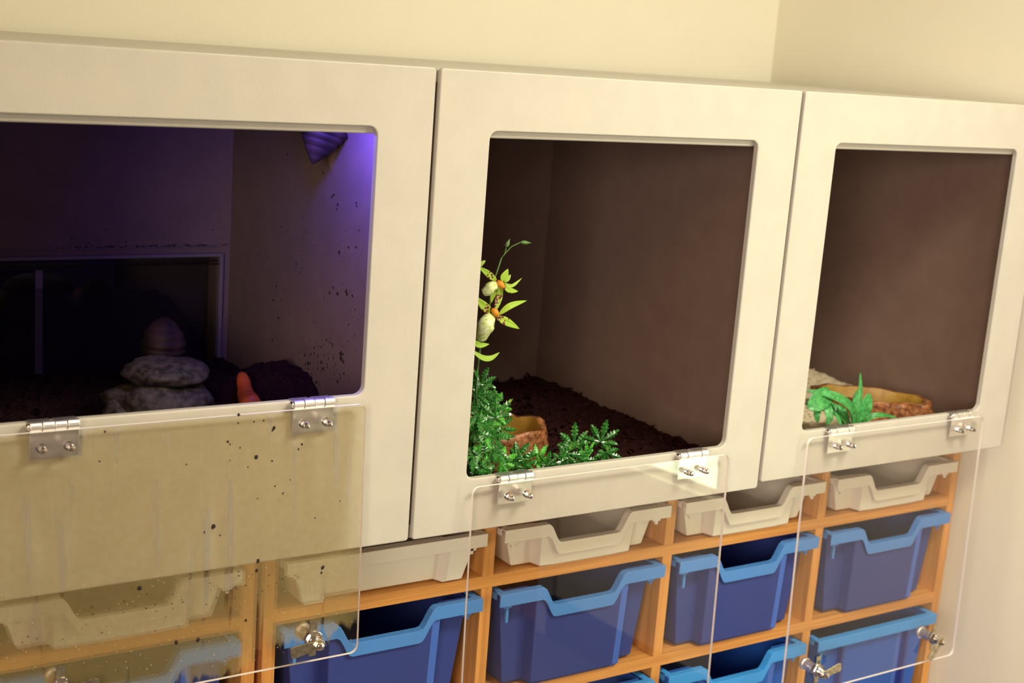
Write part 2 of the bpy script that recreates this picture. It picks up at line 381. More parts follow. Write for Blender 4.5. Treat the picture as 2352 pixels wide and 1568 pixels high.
C1, F1, yy1, box1 = cabinet(-.6200, -.0064, .6105, -.543, -.0829, -.0739, -.407, 'left vivarium cabinet with a fogged dirty flap and violet light inside', (-.466, -.155), .3270, .012,
    ((-.150, -.7125, math.radians(188)), (-.462, -.7125, math.radians(8))), 1)
C2, F2, yy2, box2 = cabinet(0, .6142, .6105, .0776, .5377, -.0748, -.5358, 'middle vivarium cabinet with an orchid, green foliage and water bowl inside', (.152, .468), .4500, .012,
    ((.152, -.955, 0), (.465, -.955, math.pi)), 2)
C3, F3, yy3, box3 = cabinet(.6206, 1.2042, .6018, .6970, 1.1280, -.0743, -.5271, 'right vivarium cabinet with pale shavings inside, next to the side wall', (.778, 1.074), .4420, .010,
    ((.775, -.938, math.radians(12)), (1.062, -.933, math.radians(232))), 3)
# condensation and dirt on the first flap
xa, xb, zb, zt = box1
mb = MB(); mb.rings([[(x, yy1(z)-.0050, z) for x in (xa+.002, xb-.002)] for z in (zt-.002, zb+.002)], closed=False, cap0=False, cap1=False)
obj('condensation_film', mb, FOG, C1, kind='stuff', fixn=False)
mb = MB()
def blob(mb, p, r, flat=.4, sx=1, sz=1):
    k = 6; a0 = random.random()*6
    ring = []
    for i in range(k):
        a = a0+2*math.pi*i/k; q = r*random.uniform(.6, 1.2); ring.append(Vector((p[0]+q*math.cos(a)*sx, p[1], p[2]+q*math.sin(a)*sz)))
    b = len(mb.v); mb.v += ring+[Vector((p[0], p[1]-r*flat, p[2]))]
    for i in range(k): mb.face((b+i, b+(i+1) % k, b+k))
    mb.face([b+i for i in reversed(range(k))])
for px, py, r in ((525, 1015, 6), (530, 1022, 4), (551, 954, 6), (549, 973, 4), (586, 970, 4), (608, 967, 4), (632, 984, 7), (628, 989, 5), (243, 993, 4), (511, 1028, 0), (553, 1029, 3), (590, 1051, 8), (626, 1059, 5),
                  (695, 1021, 5), (687, 1032, 4), (530, 1058, 3), (570, 1073, 3), (489, 1209, 9), (468, 1221, 5), (504, 1228, 5), (632, 1116, 4), (650, 1132, 4), (667, 1102, 3), (590, 1287, 8), (587, 1308, 7), (230, 1060, 3),
                  (318, 1347, 11), (429, 1067, 3), (592, 1145, 3), (738, 1300, 8), (735, 1312, 5), (780, 1150, 3), (722, 1188, 3), (400, 1470, 8), (450, 1465, 8), (560, 1420, 6)):
    if r: p = at(px, py, -.019); blob(mb, (p.x, yy1(p.z)-.0056, p.z), r*.00032, sz=1.3)
for i in range(130):
    x = random.uniform(xa+.1, xb-.01); z = random.uniform(zb+.02, zt-.01); blob(mb, (x, yy1(z)-.0056, z), random.uniform(.0002, .0005))
for i in range(90):
    x = random.uniform(xa, xb-.10); z = zb+.085+(x-xa)*.10+random.gauss(0, .014); blob(mb, (x, yy1(z)-.0056, z), random.uniform(.0003, .0009), sx=1.4)
obj('dirt_specks', mb, DIRT, C1, kind='stuff')
mb = MB()
for i in range(240):
    x = random.uniform(xa+.01, xb-.006); z = random.uniform(zb+.012, zb+.15); y = yy1(z)-.0054; r = random.uniform(.0003, .0008)
    mb.tube([(x, y, z), (x, y-r*.6, z), (x, y-r, z)], [r, r*.75, r*.1], 7)
obj('water_droplets', mb, mat('droplet', (.62, .50, .34), .08, spec=1), C1, kind='stuff', smooth=True)

# ------------------------------------------------------------------ tray storage units
PI_, TT, SY, UD = .342, .019, .097, .43
U0, Z1, Z2, Z3 = -.1634, -.7255, -.9169, -1.175
UTOP = -.612
def unit(x0, ncol, label, rows):
    x1 = x0+ncol*PI_+TT
    t = thing('tray_storage_unit', label, 'storage unit', ((x0+x1)/2, SY+UD/2, FZ), 'wooden tray storage units')
    for a in (x0, x1-TT): obj('side_panel', MB().box(a, a+TT, SY, SY+UD, FZ+.0, UTOP-TT), WOODV, t, bevel=.0006)
    obj('top_panel', MB().box(x0, x1, SY, SY+UD, UTOP-TT, UTOP), WOODH, t, bevel=.0006)
    for z in rows+[FZ+.05+TT]: obj('shelf', MB().box(x0+TT, x1-TT, SY, SY+UD-.006, z-TT, z), WOODH, t, bevel=.0006)
    edges = [UTOP-TT]+rows+[FZ+.05+TT]
    for i in range(1, ncol):
        for a, b2 in zip(edges[:-1], edges[1:]):
            top = a if a == UTOP-TT else a-TT
            obj('divider', MB().box(x0+i*PI_, x0+i*PI_+TT, SY, SY+UD-.006, b2, top), WOODV, t, bevel=.0006)
    obj('plinth', MB().box(x0+TT, x1-TT, SY+.02, SY+.038, FZ, FZ+.05), WOODH, t)
    obj('back_panel', MB().box(x0+TT, x1-TT, SY+UD-.006, SY+UD, FZ+.05, UTOP-TT), WOODH, t)
    return t
unit(U0, 4, 'right wooden tray storage unit, four bays wide, under the middle and right vivariums', [Z1, Z2, Z3])
unit(U0-.010-2*PI_-TT, 2, 'left wooden tray storage unit, behind the fogged flap', [Z1, Z2, Z3])

def make_tray(name, H, body, rim, label, group, notch=True, jumbo=False, back=False):
    "origin: centre of the tray's front, on the shelf"
    L, hw, th = .40, .156, .0028
    t = thing(name, label, 'tray', (0, 0, 0), group)
    zt = H; rh = .0195; nd = .031
    def dip(x):
        a = abs(x)
        if not notch or a >= .078: return 0
        if a <= .054: return nd
        s_ = (.078-a)/.024; return nd*s_*s_*(3-2*s_)
    # plan outline of the body, front bulge towards -y
    def plan(k, inset):
        w = .143-.020*k-inset; bw = (.088-.004*k)-inset; fy = .018+.004*k+inset; by = -.002+.005*k+inset
        if jumbo: bw = .074-inset; by = .004+.003*k+inset; fy = .008+.003*k+inset
        y1 = L-.012-.012*k-inset
        if back: fy, by, bw = by+.004, fy, bw+.006
        P = []
        nn = 6
        for i in range(nn+1): P.append((-w+(w-bw-.006)*i/nn, fy))
        for i in range(15): P.append((-bw+2*bw*i/14, by))
        for i in range(nn+1): P.append((bw+.008+(w-bw-.008)*i/nn, fy))
        fy = .022
        P += [(w, fy+.02), (w, y1-.02), (w-.02, y1), (0, y1), (-w+.02, y1), (-w, y1-.02), (-w, fy+.02)]
        return P
    # outer then inner skin
    rings = []
    ks = [1, .96, .7, .4, .15, 0]
    for k in ks:
        P = plan(k, .004 if k == 1 else 0); z = (1-k)
        rings.append([(x, y, .001+(zt-.004-(dip(x) if y < .05 else 0)-.001)*z) for x, y in P])
    for k in reversed(ks):
        P = plan(k, th+(.004 if k == 1 else 0)); z = 1-k
        rings.append([(x, y, .001+th+(zt-.004-(dip(x) if y < .05 else 0)-.001-th)*z) for x, y in P])
    mb = MB(); mb.rings(rings); npt = len(rings[0])
    for i in range(len(ks)-1): mb.mi[i*npt+21] = mb.mi[i*npt+20] = 1
    obj('tray_body', mb, [body, BEND if rim is not CTRAY else CTRAY], t, bevel=.0012)
    # rim: front lip follows the scooped grip, with a top flange
    X = [-hw, -hw+.002]+[-.156+.312*i/60 for i in range(1, 60)]+[hw-.002, hw]
    top = [(x, zt-dip(x)) for x in X]; bot = [(x, zt-rh-dip(x)) for x in reversed(X)]
    mb = MB()
    yf = -.006
    n = len(X); b0 = 0
    mb.v += [Vector((x, yf, z)) for x, z in top]+[Vector((x, yf, z-rh)) for x, z in top]
    mb.v += [Vector((x, yf+.0022, z-.0022)) for x, z in top]+[Vector((x, yf+.0022, z-rh)) for x, z in top]
    mb.v += [Vector((x, yf+.013, z)) for x, z in top]+[Vector((x, yf+.013, z-.0022)) for x, z in top]
    for i in range(n-1):
        a = lambda k, j=0: k*n+i+j
        mb.face((a(1), a(1, 1), a(0, 1), a(0))); mb.face((a(0), a(0, 1), a(4, 1), a(4))); mb.face((a(4), a(4, 1), a(5, 1), a(5)))
        mb.face((a(5), a(5, 1), a(2, 1), a(2))); mb.face((a(2), a(2, 1), a(3, 1), a(3))); mb.face((a(3), a(3, 1), a(1, 1), a(1)))
    for j in (0, n-1): mb.face((j, n+j, 3*n+j, 2*n+j)); mb.face((j, 2*n+j, 5*n+j, 4*n+j))
    for s in (-1, 1):
        mb.box(min(s*hw, s*(hw-.0026)), max(s*hw, s*(hw-.0026)), yf+.013, L-.01, zt-.012, zt)
        mb.box(min(s*hw, s*(hw-.013)), max(s*hw, s*(hw-.013)), yf+.013, L-.01, zt-.0022, zt)
    mb.box(-hw, hw, L-.012, L, zt-.014, zt)
    obj('rim', mb, rim, t, bevel=.0009)
    # little runner stops below the rim ends
    for s in (-1, 1):
        a = s*.136
        mb = MB().box(a-.0022, a+.0022, yf+.009, yf+.013, zt-rh-.030 if H > .1 and s < 0 else zt-rh-.012, zt-rh+.002)
        mb.box(a-.007, a+.007, yf+.009, yf+.012, zt-rh-.007, zt-rh+.002)
        obj('runner_stop', mb, rim, t)
    if jumbo:
        for s in (-1, 1): obj('corner_rib', MB().box(min(s*.082, s*.089), max(s*.082, s*.089), yf+.003, .012, .012, zt-rh), BODYB, t, bevel=.001)
    return t
def cell(i): return U0+TT+i*PI_+(PI_-TT)/2
SHGRP, BLGRP = 'shallow cream trays in the top row', 'blue trays in the rows below'
bk = make_tray('shallow_tray', .0715, CTRAY, CTRAY, 'shallow cream tray turned back to front, without a scoop, right of the fogged flap', SHGRP, notch=False, back=True)
bk.location = (cell(0), SY-.010, Z1+.001+ZO)
sh = make_tray('shallow_tray', .0715, CTRAY, CTRAY, '', SHGRP)
sh['label'] = 'shallow cream tray seen through the clear middle flap, directly under the foliage vivarium'; sh.location = (cell(1), SY-.010, Z1+.001+ZO)
for i, lb in ((2, 'third shallow cream tray of the top row, below the gap between middle and right cabinets'),
              (3, 'shallow cream tray in the top row at the far right, fully visible')):
    dup(sh, (cell(i), SY-.010, Z1+.001), lb)
LC = U0-.010-PI_/2-TT/2-.000
dup(sh, (LC-.0, SY-.010, Z1+.001), 'shallow cream tray behind the fogged lower part of the dirty flap')
dp = make_tray('deep_tray', .163, BODYB, RIMB, 'deep blue tray in the second row, first bay, right of the dirty flap edge', BLGRP)
dp.location = (cell(0), SY-.010, Z2+.001+ZO)
for i, lb in ((1, 'deep blue tray in the second row seen whole through the middle flap'), (2, 'deep blue tray in the second row, third bay, crossed by the right flap edges'),
              (3, 'deep blue tray in the second row, last bay beside the side wall')):
    dup(dp, (cell(i), SY-.010, Z2+.001), lb)
dup(dp, (LC, SY-.010, Z2+.001), 'deep blue tray dimly seen behind the dirt at the foot of the fogged flap')
br = make_tray('bright_tray', .222, BODYL, RIMD, 'bright blue scooped tray in the third row, left of the jumbo tray', BLGRP)
br.location = (cell(2), SY-.012, Z3+.003+ZO)
dup(br, (cell(1), SY-.012, Z3+.003), 'bright blue tray of which only the rim corner shows at the bottom edge, middle bay')
ju = make_tray('jumbo_tray', .220, BODYL, RIMD, 'bright blue tall tray with a straight rim, third row beside the wall', BLGRP, notch=False, jumbo=True)
ju.location = (cell(3), SY-.012, Z3+.003+ZO)

# ------------------------------------------------------------------ ground fillings
def ground(name, x0, x1, y0, y1, zf, hfun, m, nx=90, ny=90, chips=0, chip=(.004, .02), cm=None):
    mb = MB(); H = {}
    for j in range(ny+1):
        for i in range(nx+1):
            x = x0+(x1-x0)*i/nx; y = y0+(y1-y0)*j/ny
            mb.v.append(Vector((x, y, max(zf+.002, hfun(x, y)))))
    for j in range(ny):
        for i in range(nx): a = j*(nx+1)+i; mb.face((a, a+1, a+nx+2, a+nx+1))
    b = len(mb.v)   # skirt down to the cabinet floor
    loop = [i for i in range(nx+1)]+[(j)*(nx+1)+nx for j in range(1, ny+1)]+[ny*(nx+1)+i for i in reversed(range(nx))]+[j*(nx+1) for j in reversed(range(1, ny))]
    for k in loop: p = mb.v[k]; mb.v.append(Vector((p.x, p.y, zf)))
    L = len(loop)
    for k in range(L): mb.face((loop[k], loop[(k+1) % L], b+(k+1) % L, b+k))
    mb.face([b+k for k in reversed(range(L))])
    for _ in range(chips):
        x = random.uniform(x0+.008, x1-.008); y = random.uniform(y0+.006, y1-.008); z = max(zf, hfun(x, y))+.001
        l_ = random.uniform(*chip); w_ = l_*random.uniform(.12, .35); h_ = random.uniform(.0008, .0025)
        M = Matrix.Translation((x, y, z)) @ Matrix.Rotation(random.uniform(0, 6.28), 4, 'Z') @ Matrix.Rotation(random.gauss(0, .35), 4, 'Y')
        k = len(mb.v)
        for q in ((-l_, -w_, -h_), (l_, -w_*.5, -h_), (l_, w_*.5, -h_), (-l_, w_, -h_), (-l_, -w_, h_), (l_, -w_*.5, h_), (l_, w_*.5, h_), (-l_, w_, h_)):
            v = M @ (Vector(q)*.5); v.x = min(max(v.x, x0), x1); v.y = min(max(v.y, y0), y1); mb.v.append(v)
        for q in ((0, 3, 2, 1), (4, 5, 6, 7), (0, 1, 5, 4), (1, 2, 6, 5), (2, 3, 7, 6), (3, 0, 4, 7)): mb.face([k+i for i in q], 1)
    return obj(name, mb, [m, cm or m], loc=((x0+x1)/2, (y0+y1)/2, zf))
def fbm(x, y, s, o=4): return noise.fractal(Vector((x*s, y*s, 3.1)), 1.0, 2.0, o)
def g(x, c, w): return math.exp(-((x-c)/w)**2)
F1Z = -.6105+BT
def h1(x, y):
    h = -.505+.004*fbm(x, y, 20)+.010*fbm(x, y, 55)
    h += .062*g(x, -.055, .10)*g(y, .315, .085)
    h += .020*g(x, -.03, .07)*g(y, .43, .05)
    if y < .22: h -= .06*min(1, max(0, (.205-y)/.03)*1.0)*g(x, -.02, .09)
    return h
tag(ground('potting_soil', -.6035, -.0225, .020, .599, F1Z, h1, SOIL, 110, 110, 300, (.003, .012)), 'dark heaped soil covering the floor of the left vivarium', 'soil', kind='stuff')
F2Z = -.6105+BT
def h2(x, y): return -.583+.004*fbm(x, y, 14)+.005*fbm(x, y, 50)+.006*g(y, .5, .12)*g(x, .52, .12)+.006*g(x, .59, .04)
tag(ground('bark_substrate', .0165, .5980, .020, .599, F2Z, h2, BARK, 100, 100, 900, (.008, .040)), 'dark shredded bark covering the floor of the middle vivarium', 'bark', kind='stuff')
F3Z = -.6018+BT
def h3(x, y): return -.5735+.003*fbm(x, y, 12)+.003*fbm(x, y, 60)+.010*g(x, 1.15, .05)*g(y, .44, .07)
tag(ground('wood_shavings', .6370, 1.1865, .020, .599, F3Z, h3, SHAV, 100, 100, 900, (.003, .010)), 'pale wood shavings covering the floor of the right vivarium', 'shavings', kind='stuff')

# ------------------------------------------------------------------ left vivarium contents
def rocky(mb, c, rx, ry, rz, seg=40, rings=20, amp=.10, s=14, flat=None, mi=0, seed=0.):
    b = len(mb.v); c = Vector(c)
    for i in range(rings+1):
        ph = math.pi*i/rings
        for j in range(seg):
            t = 2*math.pi*j/seg
            d = Vector((math.sin(ph)*math.cos(t), math.sin(ph)*math.sin(t), math.cos(ph)))
            k = 1+amp*noise.fractal(d*1.6+Vector((seed, 0, 0)), 1, 2, 4)
            p = Vector((d.x*rx, d.y*ry, d.z*rz))*k
            if flat is not None and p.z < flat: p.z = flat
            mb.v.append(c+p)
    for i in range(rings):
        for j in range(seg):
            k = (j+1) % seg; mb.face((b+i*seg+j, b+i*seg+k, b+(i+1)*seg+k, b+(i+1)*seg+j), mi)
hc = Vector((-.250, .275, -.515))
hd = thing('rock_hide', 'grey rock-look hide of stacked slabs on the soil, left of the carrot', 'hide', hc)
mb = MB(); rocky(mb, hc+Vector((.004, 0, .035)), .074, .066, .042, amp=.22, seed=3.3); obj('lower_slab', mb, ROCK, hd, smooth=True)
mb = MB(); rocky(mb, hc+Vector((-.052, -.012, .018)), .030, .028, .034, amp=.25, seed=5); obj('side_stone', mb, ROCK, hd, smooth=True)
mb = MB(); rocky(mb, hc+Vector((.012, .004, .083)), .058, .052, .019, amp=.16, seed=9); obj('upper_slab', mb, ROCK, hd, smooth=True)
# carrot
ca = at(553, 860, .30); cb = at(578, 945, .20); dv = (cb-ca)
mb = MB(); P = []; R = []
for i in range(15):
    t = i/14; P.append(ca+dv*t+Vector((0, 0, .004*math.sin(t*9)))); R.append(.0062+.0095*t**.8+.0005*math.sin(i*2.1))
R[0] = .002; R[1] = .0055; R[-1] = .009
mb.tube(P, R, 18)
obj_c = obj('carrot', mb, CARROT, loc=tuple((ca+cb)/2), smooth=True)
tag(obj_c, 'orange carrot lying in the dark soil beside the rock hide', 'carrot')
# snails
def snail(base, tip, r, label, m, body_to=None, ex=.8):
    base, tip = Vector(base), Vector(tip)
    t = thing('giant_snail', label, 'snail', base, 'giant snails')
    ax = tip-base; L = ax.length; mb = MB(); P = []; R = []
    N = 60
    for i in range(N+1):
        s_ = i/N
        prof = r*(1-s_)**ex if ex > .6 else r*math.sin(math.pi*(.14+.84*s_))**.7
        wh = 1+.07*abs(math.sin(math.pi*6*s_**.75))-.05
        if s_ < .12: prof *= .55+.45*math.sin(s_/.12*math.pi/2)
        P.append(base+ax*s_); R.append(max(.0006, prof*wh))
    mb.tube(P, R, 24); obj('shell', mb, m, t, smooth=True)
    if body_to is not None:
        bt = Vector(body_to); mb = MB()
        mb.tube([base+ax*.10, base-ax*.12+(bt-base)*.4, bt, bt+Vector((0, -.004, 0))], [r*.75, r*.9, r*.85, r*.3], 14); obj('body', mb, SNAILB, t, smooth=True)
    return t
snail(at(746, 286, .22), at(718, 377, .22), .039, 'dark conical snail shell pointing down from the vivarium ceiling, the larger of the pair', SHELLM, Vector(at(752, 262, .22)))
snail(at(773, 276, .245), at(761, 397, .245), .027, 'narrow tan snail shell hanging right beside the larger dark one', SHELLT, Vector(at(770, 260, .245)))
snail(at(372, 826, .44)+Vector((0, 0, -.01)), at(379, 728, .44), .033, 'violet grey striped snail shell standing upright behind the rock hide', SHELLM, ex=.5)
# the fluorescent violet lamp hidden behind the top rail
lp = thing('violet_lamp', 'violet lamp tube fixed under the roof of the left vivarium, mostly hidden behind the rail', 'lamp', (-.13, .105, -BT))
obj('lamp_holder', MB().box(-.175, -.085, .098, .112, -.026, -BT), WHITEP, lp)
obj('lamp_tube', MB().tube([(-.175, .105, -.034), (-.085, .105, -.034)], .0075, 16), UVM, lp, smooth=True)
vl = bpy.data.lights.new('violet_lamp_light', 'AREA'); vl.shape = 'RECTANGLE'; vl.size = .09; vl.size_y = .02; vl.energy = 1.35; vl.color = (.13, .085, 1)
vo_ = bpy.data.objects.new('violet_lamp_light', vl); COL.objects.link(vo_); vo_.location = (-.105, .100, -.046+ZO); vo_.rotation_euler = (math.radians(10), math.radians(-58), 0)
# pale upright strip on the dark recess glass, paler at its top
ts = thing('upright_strip', 'narrow pale upright strip on the dark recess at the back left', 'strip', (-.323, .602, -.52))
obj('strip_tape', MB().box(-.3285, -.3175, .6008, .6026, -.520, -.375), STRIPM, ts)
obj('strip_cap', MB().box(-.3285, -.3175, .6006, .6026, -.375, -.347), STRIPT, ts, label='paler top end of the strip')
# dirt splashed on the right hand inner wall and along the recess ledge
mb = MB()
def wspeck(y, z, r, sy=1, sz=1):
    k = 6; b = len(mb.v); a0 = random.random()*6
    for i in range(k):
        a = a0+2*math.pi*i/k; q = r*random.uniform(.5, 1.3); mb.v.append(Vector((-.0222, y+q*math.cos(a)*sy, z+q*math.sin(a)*sz)))
    mb.v.append(Vector((-.0222-r*.4, y, z)))
    for i in range(k): mb.face((b+i, b+(i+1) % k, b+k))
WX = -.0222
for px, py, r in ((766, 448, 6), (762, 452, 5), (775, 470, 6), (773, 480, 4), (818, 465, 4), (819, 473, 4), (660, 355, 5), (742, 397, 4), (800, 567, 4), (817, 567, 4), (779, 580, 6), (757, 673, 5), (775, 674, 6), (765, 660, 4), (795, 668, 6), (797, 676, 6),
                  (809, 680, 5), (815, 710, 3), (627, 690, 5), (635, 657, 4), (680, 606, 4), (783, 810, 8), (784, 822, 9), (788, 830, 7), (730, 815, 5), (738, 832, 7), (742, 847, 6), (726, 878, 6), (708, 835, 7), (700, 815, 5), (640, 730, 6), (625, 780, 5), (530, 728, 4), (567, 700, 3), (750, 780, 4), (724, 740, 3), (800, 745, 3), (645, 520, 3), (530, 473, 4), (545, 500, 3), (695, 500, 3), (590, 425, 3), (815, 770, 3)):
    p = atx(px, py, WX); wspeck(p.y, p.z, r*.00036, 1.6, 1.3)
for i in range(170):
    p = atx(random.uniform(540, 830), random.uniform(520, 880), WX); wspeck(p.y, p.z, random.uniform(.0003, .0011), 1.5, 1)
for i in range(60):
    p = atx(random.uniform(700, 790), random.uniform(780, 885), WX); wspeck(p.y, p.z, random.uniform(.0006, .0018), 1.5, 1.2)
o = obj('soil_splashes', mb, DIRT, loc=(WX, .3, -.5)); tag(o, 'dark soil specks splashed over the violet-lit inner wall', 'dirt', kind='stuff')
mb = MB()
for i in range(170):
    x = -.30+.275*random.random()**.8; z = -.3135+random.gauss(0, .0012)+(random.random() < .1)*random.uniform(0, .03); blob(mb, (x, .5995, z), random.uniform(.0003, .0011), sx=2.2)
o = obj('dirt_line', mb, DIRT, loc=(-.15, .6, -.33)); tag(o, 'line of dark dirt along the ledge above the recess', 'dirt', kind='stuff')

# ------------------------------------------------------------------ bowls
def bowl(c, ax, ay, rot, h, label, wobble=.10, top_tilt=0, seed=1., wall=.010):
    c = Vector(c); N = 56
    def ring(k, z, zr=0, amp=wobble, fn=2.2):
        P = []
        for j in range(N):
            t = 2*math.pi*j/N; q = k*(1+amp*noise.noise(Vector((math.cos(t)*fn+seed, math.sin(t)*fn, z*30))))
            x, y = ax*q*math.cos(t), ay*q*math.sin(t)
            zz = z+zr*noise.noise(Vector((math.cos(t)*2.5, math.sin(t)*2.5, seed+5)))
            P.append((c.x+x*math.cos(rot)-y*math.sin(rot), c.y+x*math.sin(rot)+y*math.cos(rot), c.z+zz))
        return P
    t = thing('water_bowl', label, 'bowl', c, 'rock look water bowls')
    outer = []
    for k, z in ((1.0, 0), (1.05, .12), (1.02, .30), (1.06, .5), (1.0, .66), (1.03, .82), (1.01, .93), (.97, 1.0)):
        outer.append(ring(k, z*h, zr=h*.12*z, amp=wobble+.10*(0 < z < 1), fn=3.4 if 0 < z < 1 else 2.2))
    wk = wall/ax
    rim = ring(1-wk, h*.985, zr=h*.12)
    mb = MB(); mb.rings(outer+[rim], cap1=False); obj('bowl_shell', mb, BOWLO, t, smooth=True)
    inn = [rim, ring(.94-wk, h*.75, zr=h*.09), ring(.86-wk, h*.35, zr=h*.08), ring(.70, h*.20), ring(.30, h*.17)]
    mb = MB(); mb.rings(inn, cap0=False); o = obj('bowl_inside', mb, BOWLI, t, smooth=True, label='smooth olive inside')
    return t
bowl((.243, .180, -.583), .076, .066, .0, .062, 'round brown rock-look bowl among the green foliage of the middle vivarium', seed=2.)
bowl((1.055, .178, -.577), .105, .058, math.radians(-48), .040, 'long low brown rock-look bowl on the pale shavings of the right vivarium', seed=7., wall=.012)

# ------------------------------------------------------------------ leaves and flowers
def palmate(mb, p, d, n, s, lobes=7):
    d = d.normalized(); n = (n-d*n.dot(d)).normalized(); w = d.cross(n)
    p = Vector(p)
    def P(u, v, h): return p+(d*u+w*v+n*h)*s
    angs = [(-128, .50), (-88, .74), (-44, .92), (0, 1.0), (44, .92), (88, .74), (128, .50)] if lobes == 7 else [(-95, .6), (-48, .88), (0, 1), (48, .88), (95, .6)]
    for a, L in angs:
        L *= random.uniform(.88, 1.1); a = math.radians(a+random.uniform(-5, 5)); ca, sa = math.cos(a), math.sin(a); dr = random.uniform(-.22, .02)
        b = len(mb.v)
        def Q(r, off, h): return P(r*ca-off*sa, r*sa+off*ca, h+dr*r*r)
        prof = [(0, 0), (.20, .055), (.36, .085), (.47, .175), (.50, .105), (.63, .185), (.66, .10), (.78, .145), (.81, .065), (.91, .065), (1, 0)]
        for r, o in prof: mb.v.append(Q(r*L, o*.95, -.03 if o else .02))
        for r, o in prof: mb.v.append(Q(r*L, 0, .035))
        for r, o in prof: mb.v.append(Q(r*L, -o*.95, -.03 if o else .02))
        k = len(prof)
        for i in range(k-1):
            mb.face((b+i, b+i+1, b+k+i+1, b+k+i)); mb.face((b+k+i, b+k+i+1, b+2*k+i+1, b+2*k+i))
def solid(o, t=.0006):
    q = o.modifiers.new('thickness', 'SOLIDIFY'); q.thickness = t; q.offset = 0
def foliage(label, root, spots, normal):
    t = thing('foliage_plant', label, 'plant', root, 'artificial foliage plants')
    root = Vector(root)
    for k, (p, s) in enumerate(spots):
        p = Vector(p); dd = Vector((random.uniform(-1, 1), random.uniform(-.5, .1), random.uniform(-.5, .9)))
        nn = normal+Vector((random.uniform(-.4, .4), random.uniform(-.2, .2), random.uniform(-.2, .5)))
        if s >= .033: dd = Vector((random.uniform(-.3, .3), -.3, 1)); nn = Vector((-.45, -1, .35))
        mb = MB(); palmate(mb, p, dd, nn, s*(1.22 if s < .033 else 1.05))
        lf = obj('leaf', mb, LEAFL if (k % 4 == 3) else LEAF, t, fixn=False); solid(lf)
        mid = (root+p)/2+Vector((random.uniform(-.01, .01), .012, -.006))
        mb = MB().tube([p+Vector((0, .001, 0)), (p+mid)/2+Vector((0, .006, 0)), mid, root+(mid-root)*.2, root], [.0007, .0009, .0011, .0013, .0015], 6)
        obj('stalk', mb, STEM, lf, smooth=True)
    return t
N0 = Vector((-.55, -1, .35))
sp = []
for px, py, Y, s in ((1103, 882, .07, .024), (1112, 912, .07, .024), (1094, 905, .06, .024), (1122, 935, .08, .030), (1140, 925, .07, .026), (1098, 950, .06, .030), (1138, 958, .06, .030), (1112, 975, .07, .028), (1146, 984, .08, .022), (1090, 990, .05, .028), (1130, 1000, .06, .030),
                     (1105, 1020, .05, .030), (1143, 1032, .05, .026), (1085, 1045, .045, .028), (1115, 1055, .045, .028), (1150, 1062, .045, .024), (1095, 1078, .04, .024), (1128, 1084, .035, .022)):
    sp.append((at(px, py, Y), s))
foliage('tall clump of glossy green lobed foliage left of the round bowl', (.125, .08, -.580), sp, N0)
sp = []
for px, py, Y, s in ((1186, 1050, .055, .026), (1165, 1072, .045, .024), (1205, 1074, .040, .024), (1236, 1052, .055, .024), (1256, 1068, .045, .020), (1186, 1085, .035, .018)):
    sp.append((at(px, py, Y), s))
foliage('low sprig of green leaves in front of the round bowl above the hinge', (.19, .07, -.580), sp, N0)
sp = []
for px, py, Y, s in ((1318, 1022, .06, .034), (1300, 1042, .055, .024), (1380, 1014, .07, .034), (1350, 1048, .055, .024), (1392, 1040, .055, .022), (1290, 1058, .045, .020), (1335, 1055, .045, .020)):
    sp.append((at(px, py, Y), s))
foliage('two star shaped green leaf rosettes on the bark right of the bowl', (.315, .09, -.580), sp, N0)

def ribbon(mb, pts, w, nrm, cup=.25, n=14, prof=None):
    "leaf or petal along a smooth curve through three or four points"
    pts = [Vector(p) for p in pts]
    def C(t):
        k = len(pts)-1; s_ = t*k; i = min(int(s_), k-1); f = s_-i
        p0 = pts[max(i-1, 0)]; p1 = pts[i]; p2 = pts[i+1]; p3 = pts[min(i+2, k)]
        return .5*((2*p1)+(p2-p0)*f+(2*p0-5*p1+4*p2-p3)*f*f+(3*p1-p0-3*p2+p3)*f**3)
    b = len(mb.v)
    for i in range(n+1):
        t = i/n; c = C(t); d = (C(min(1, t+.02))-C(max(0, t-.02))).normalized()
        s_ = d.cross(Vector(nrm)).normalized(); u_ = s_.cross(d)
        ww = w*(prof(t) if prof else max(.03, math.sin(math.pi*min(1, t*.93+.07))**.8))
        for j, q in enumerate((-1, -.5, 0, .5, 1)):
            mb.uv[len(mb.v)] = (t, (q+1)/2)
            mb.v.append(c+s_*ww*q+u_*ww*cup*(q*q))
    for i in range(n):
        for j in range(4): a = b+i*5+j; mb.face((a, a+1, a+6, a+5))
# orchid: all points lie around y = .085
Y = .085
orc = thing('orchid_spray', 'artificial orchid spray with two spotted yellow-green flowers at the left window edge', 'flower', at(1098, 1000, .09), None)
mb = MB().tube([at(1085, 1040, .09), at(1090, 900, .09), at(1102, 800, .09), at(1122, 730, .093), at(1128, 660, .093), at(1140, 628, .092), at(1152, 592, .09)], [.0022, .002, .0018, .0015, .0013, .0011, .0009], 8)
obj('stem', mb, STEM, orc, smooth=True)
mb = MB().tube([at(1152, 592, .09), at(1160, 582, .09), at(1175, 566, .09), at(1196, 556, .088)], [.0009, .0008, .0007, .0007], 6); obj('side_stem', mb, STEM, orc, smooth=True)
mb = MB().tube([at(1157, 588, .09), at(1161, 575, .09), at(1163, 566, .09)], .0007, 6); obj('side_stem', mb, STEM, orc, smooth=True)
for a, c_, r in (((1196, 556), (1221, 558), .0030), ((1162, 568), (1171, 548), .0032)):
    p0, p1 = at(*a, .088), at(*c_, .088); mb = MB().tube([p0.lerp(p1, t) for t in (0, .15, .35, .55, .8, 1)], [r*.3, r*.8, r, r*.8, r*.35, r*.08], 10); obj('bud', mb, STEM, orc, smooth=True)
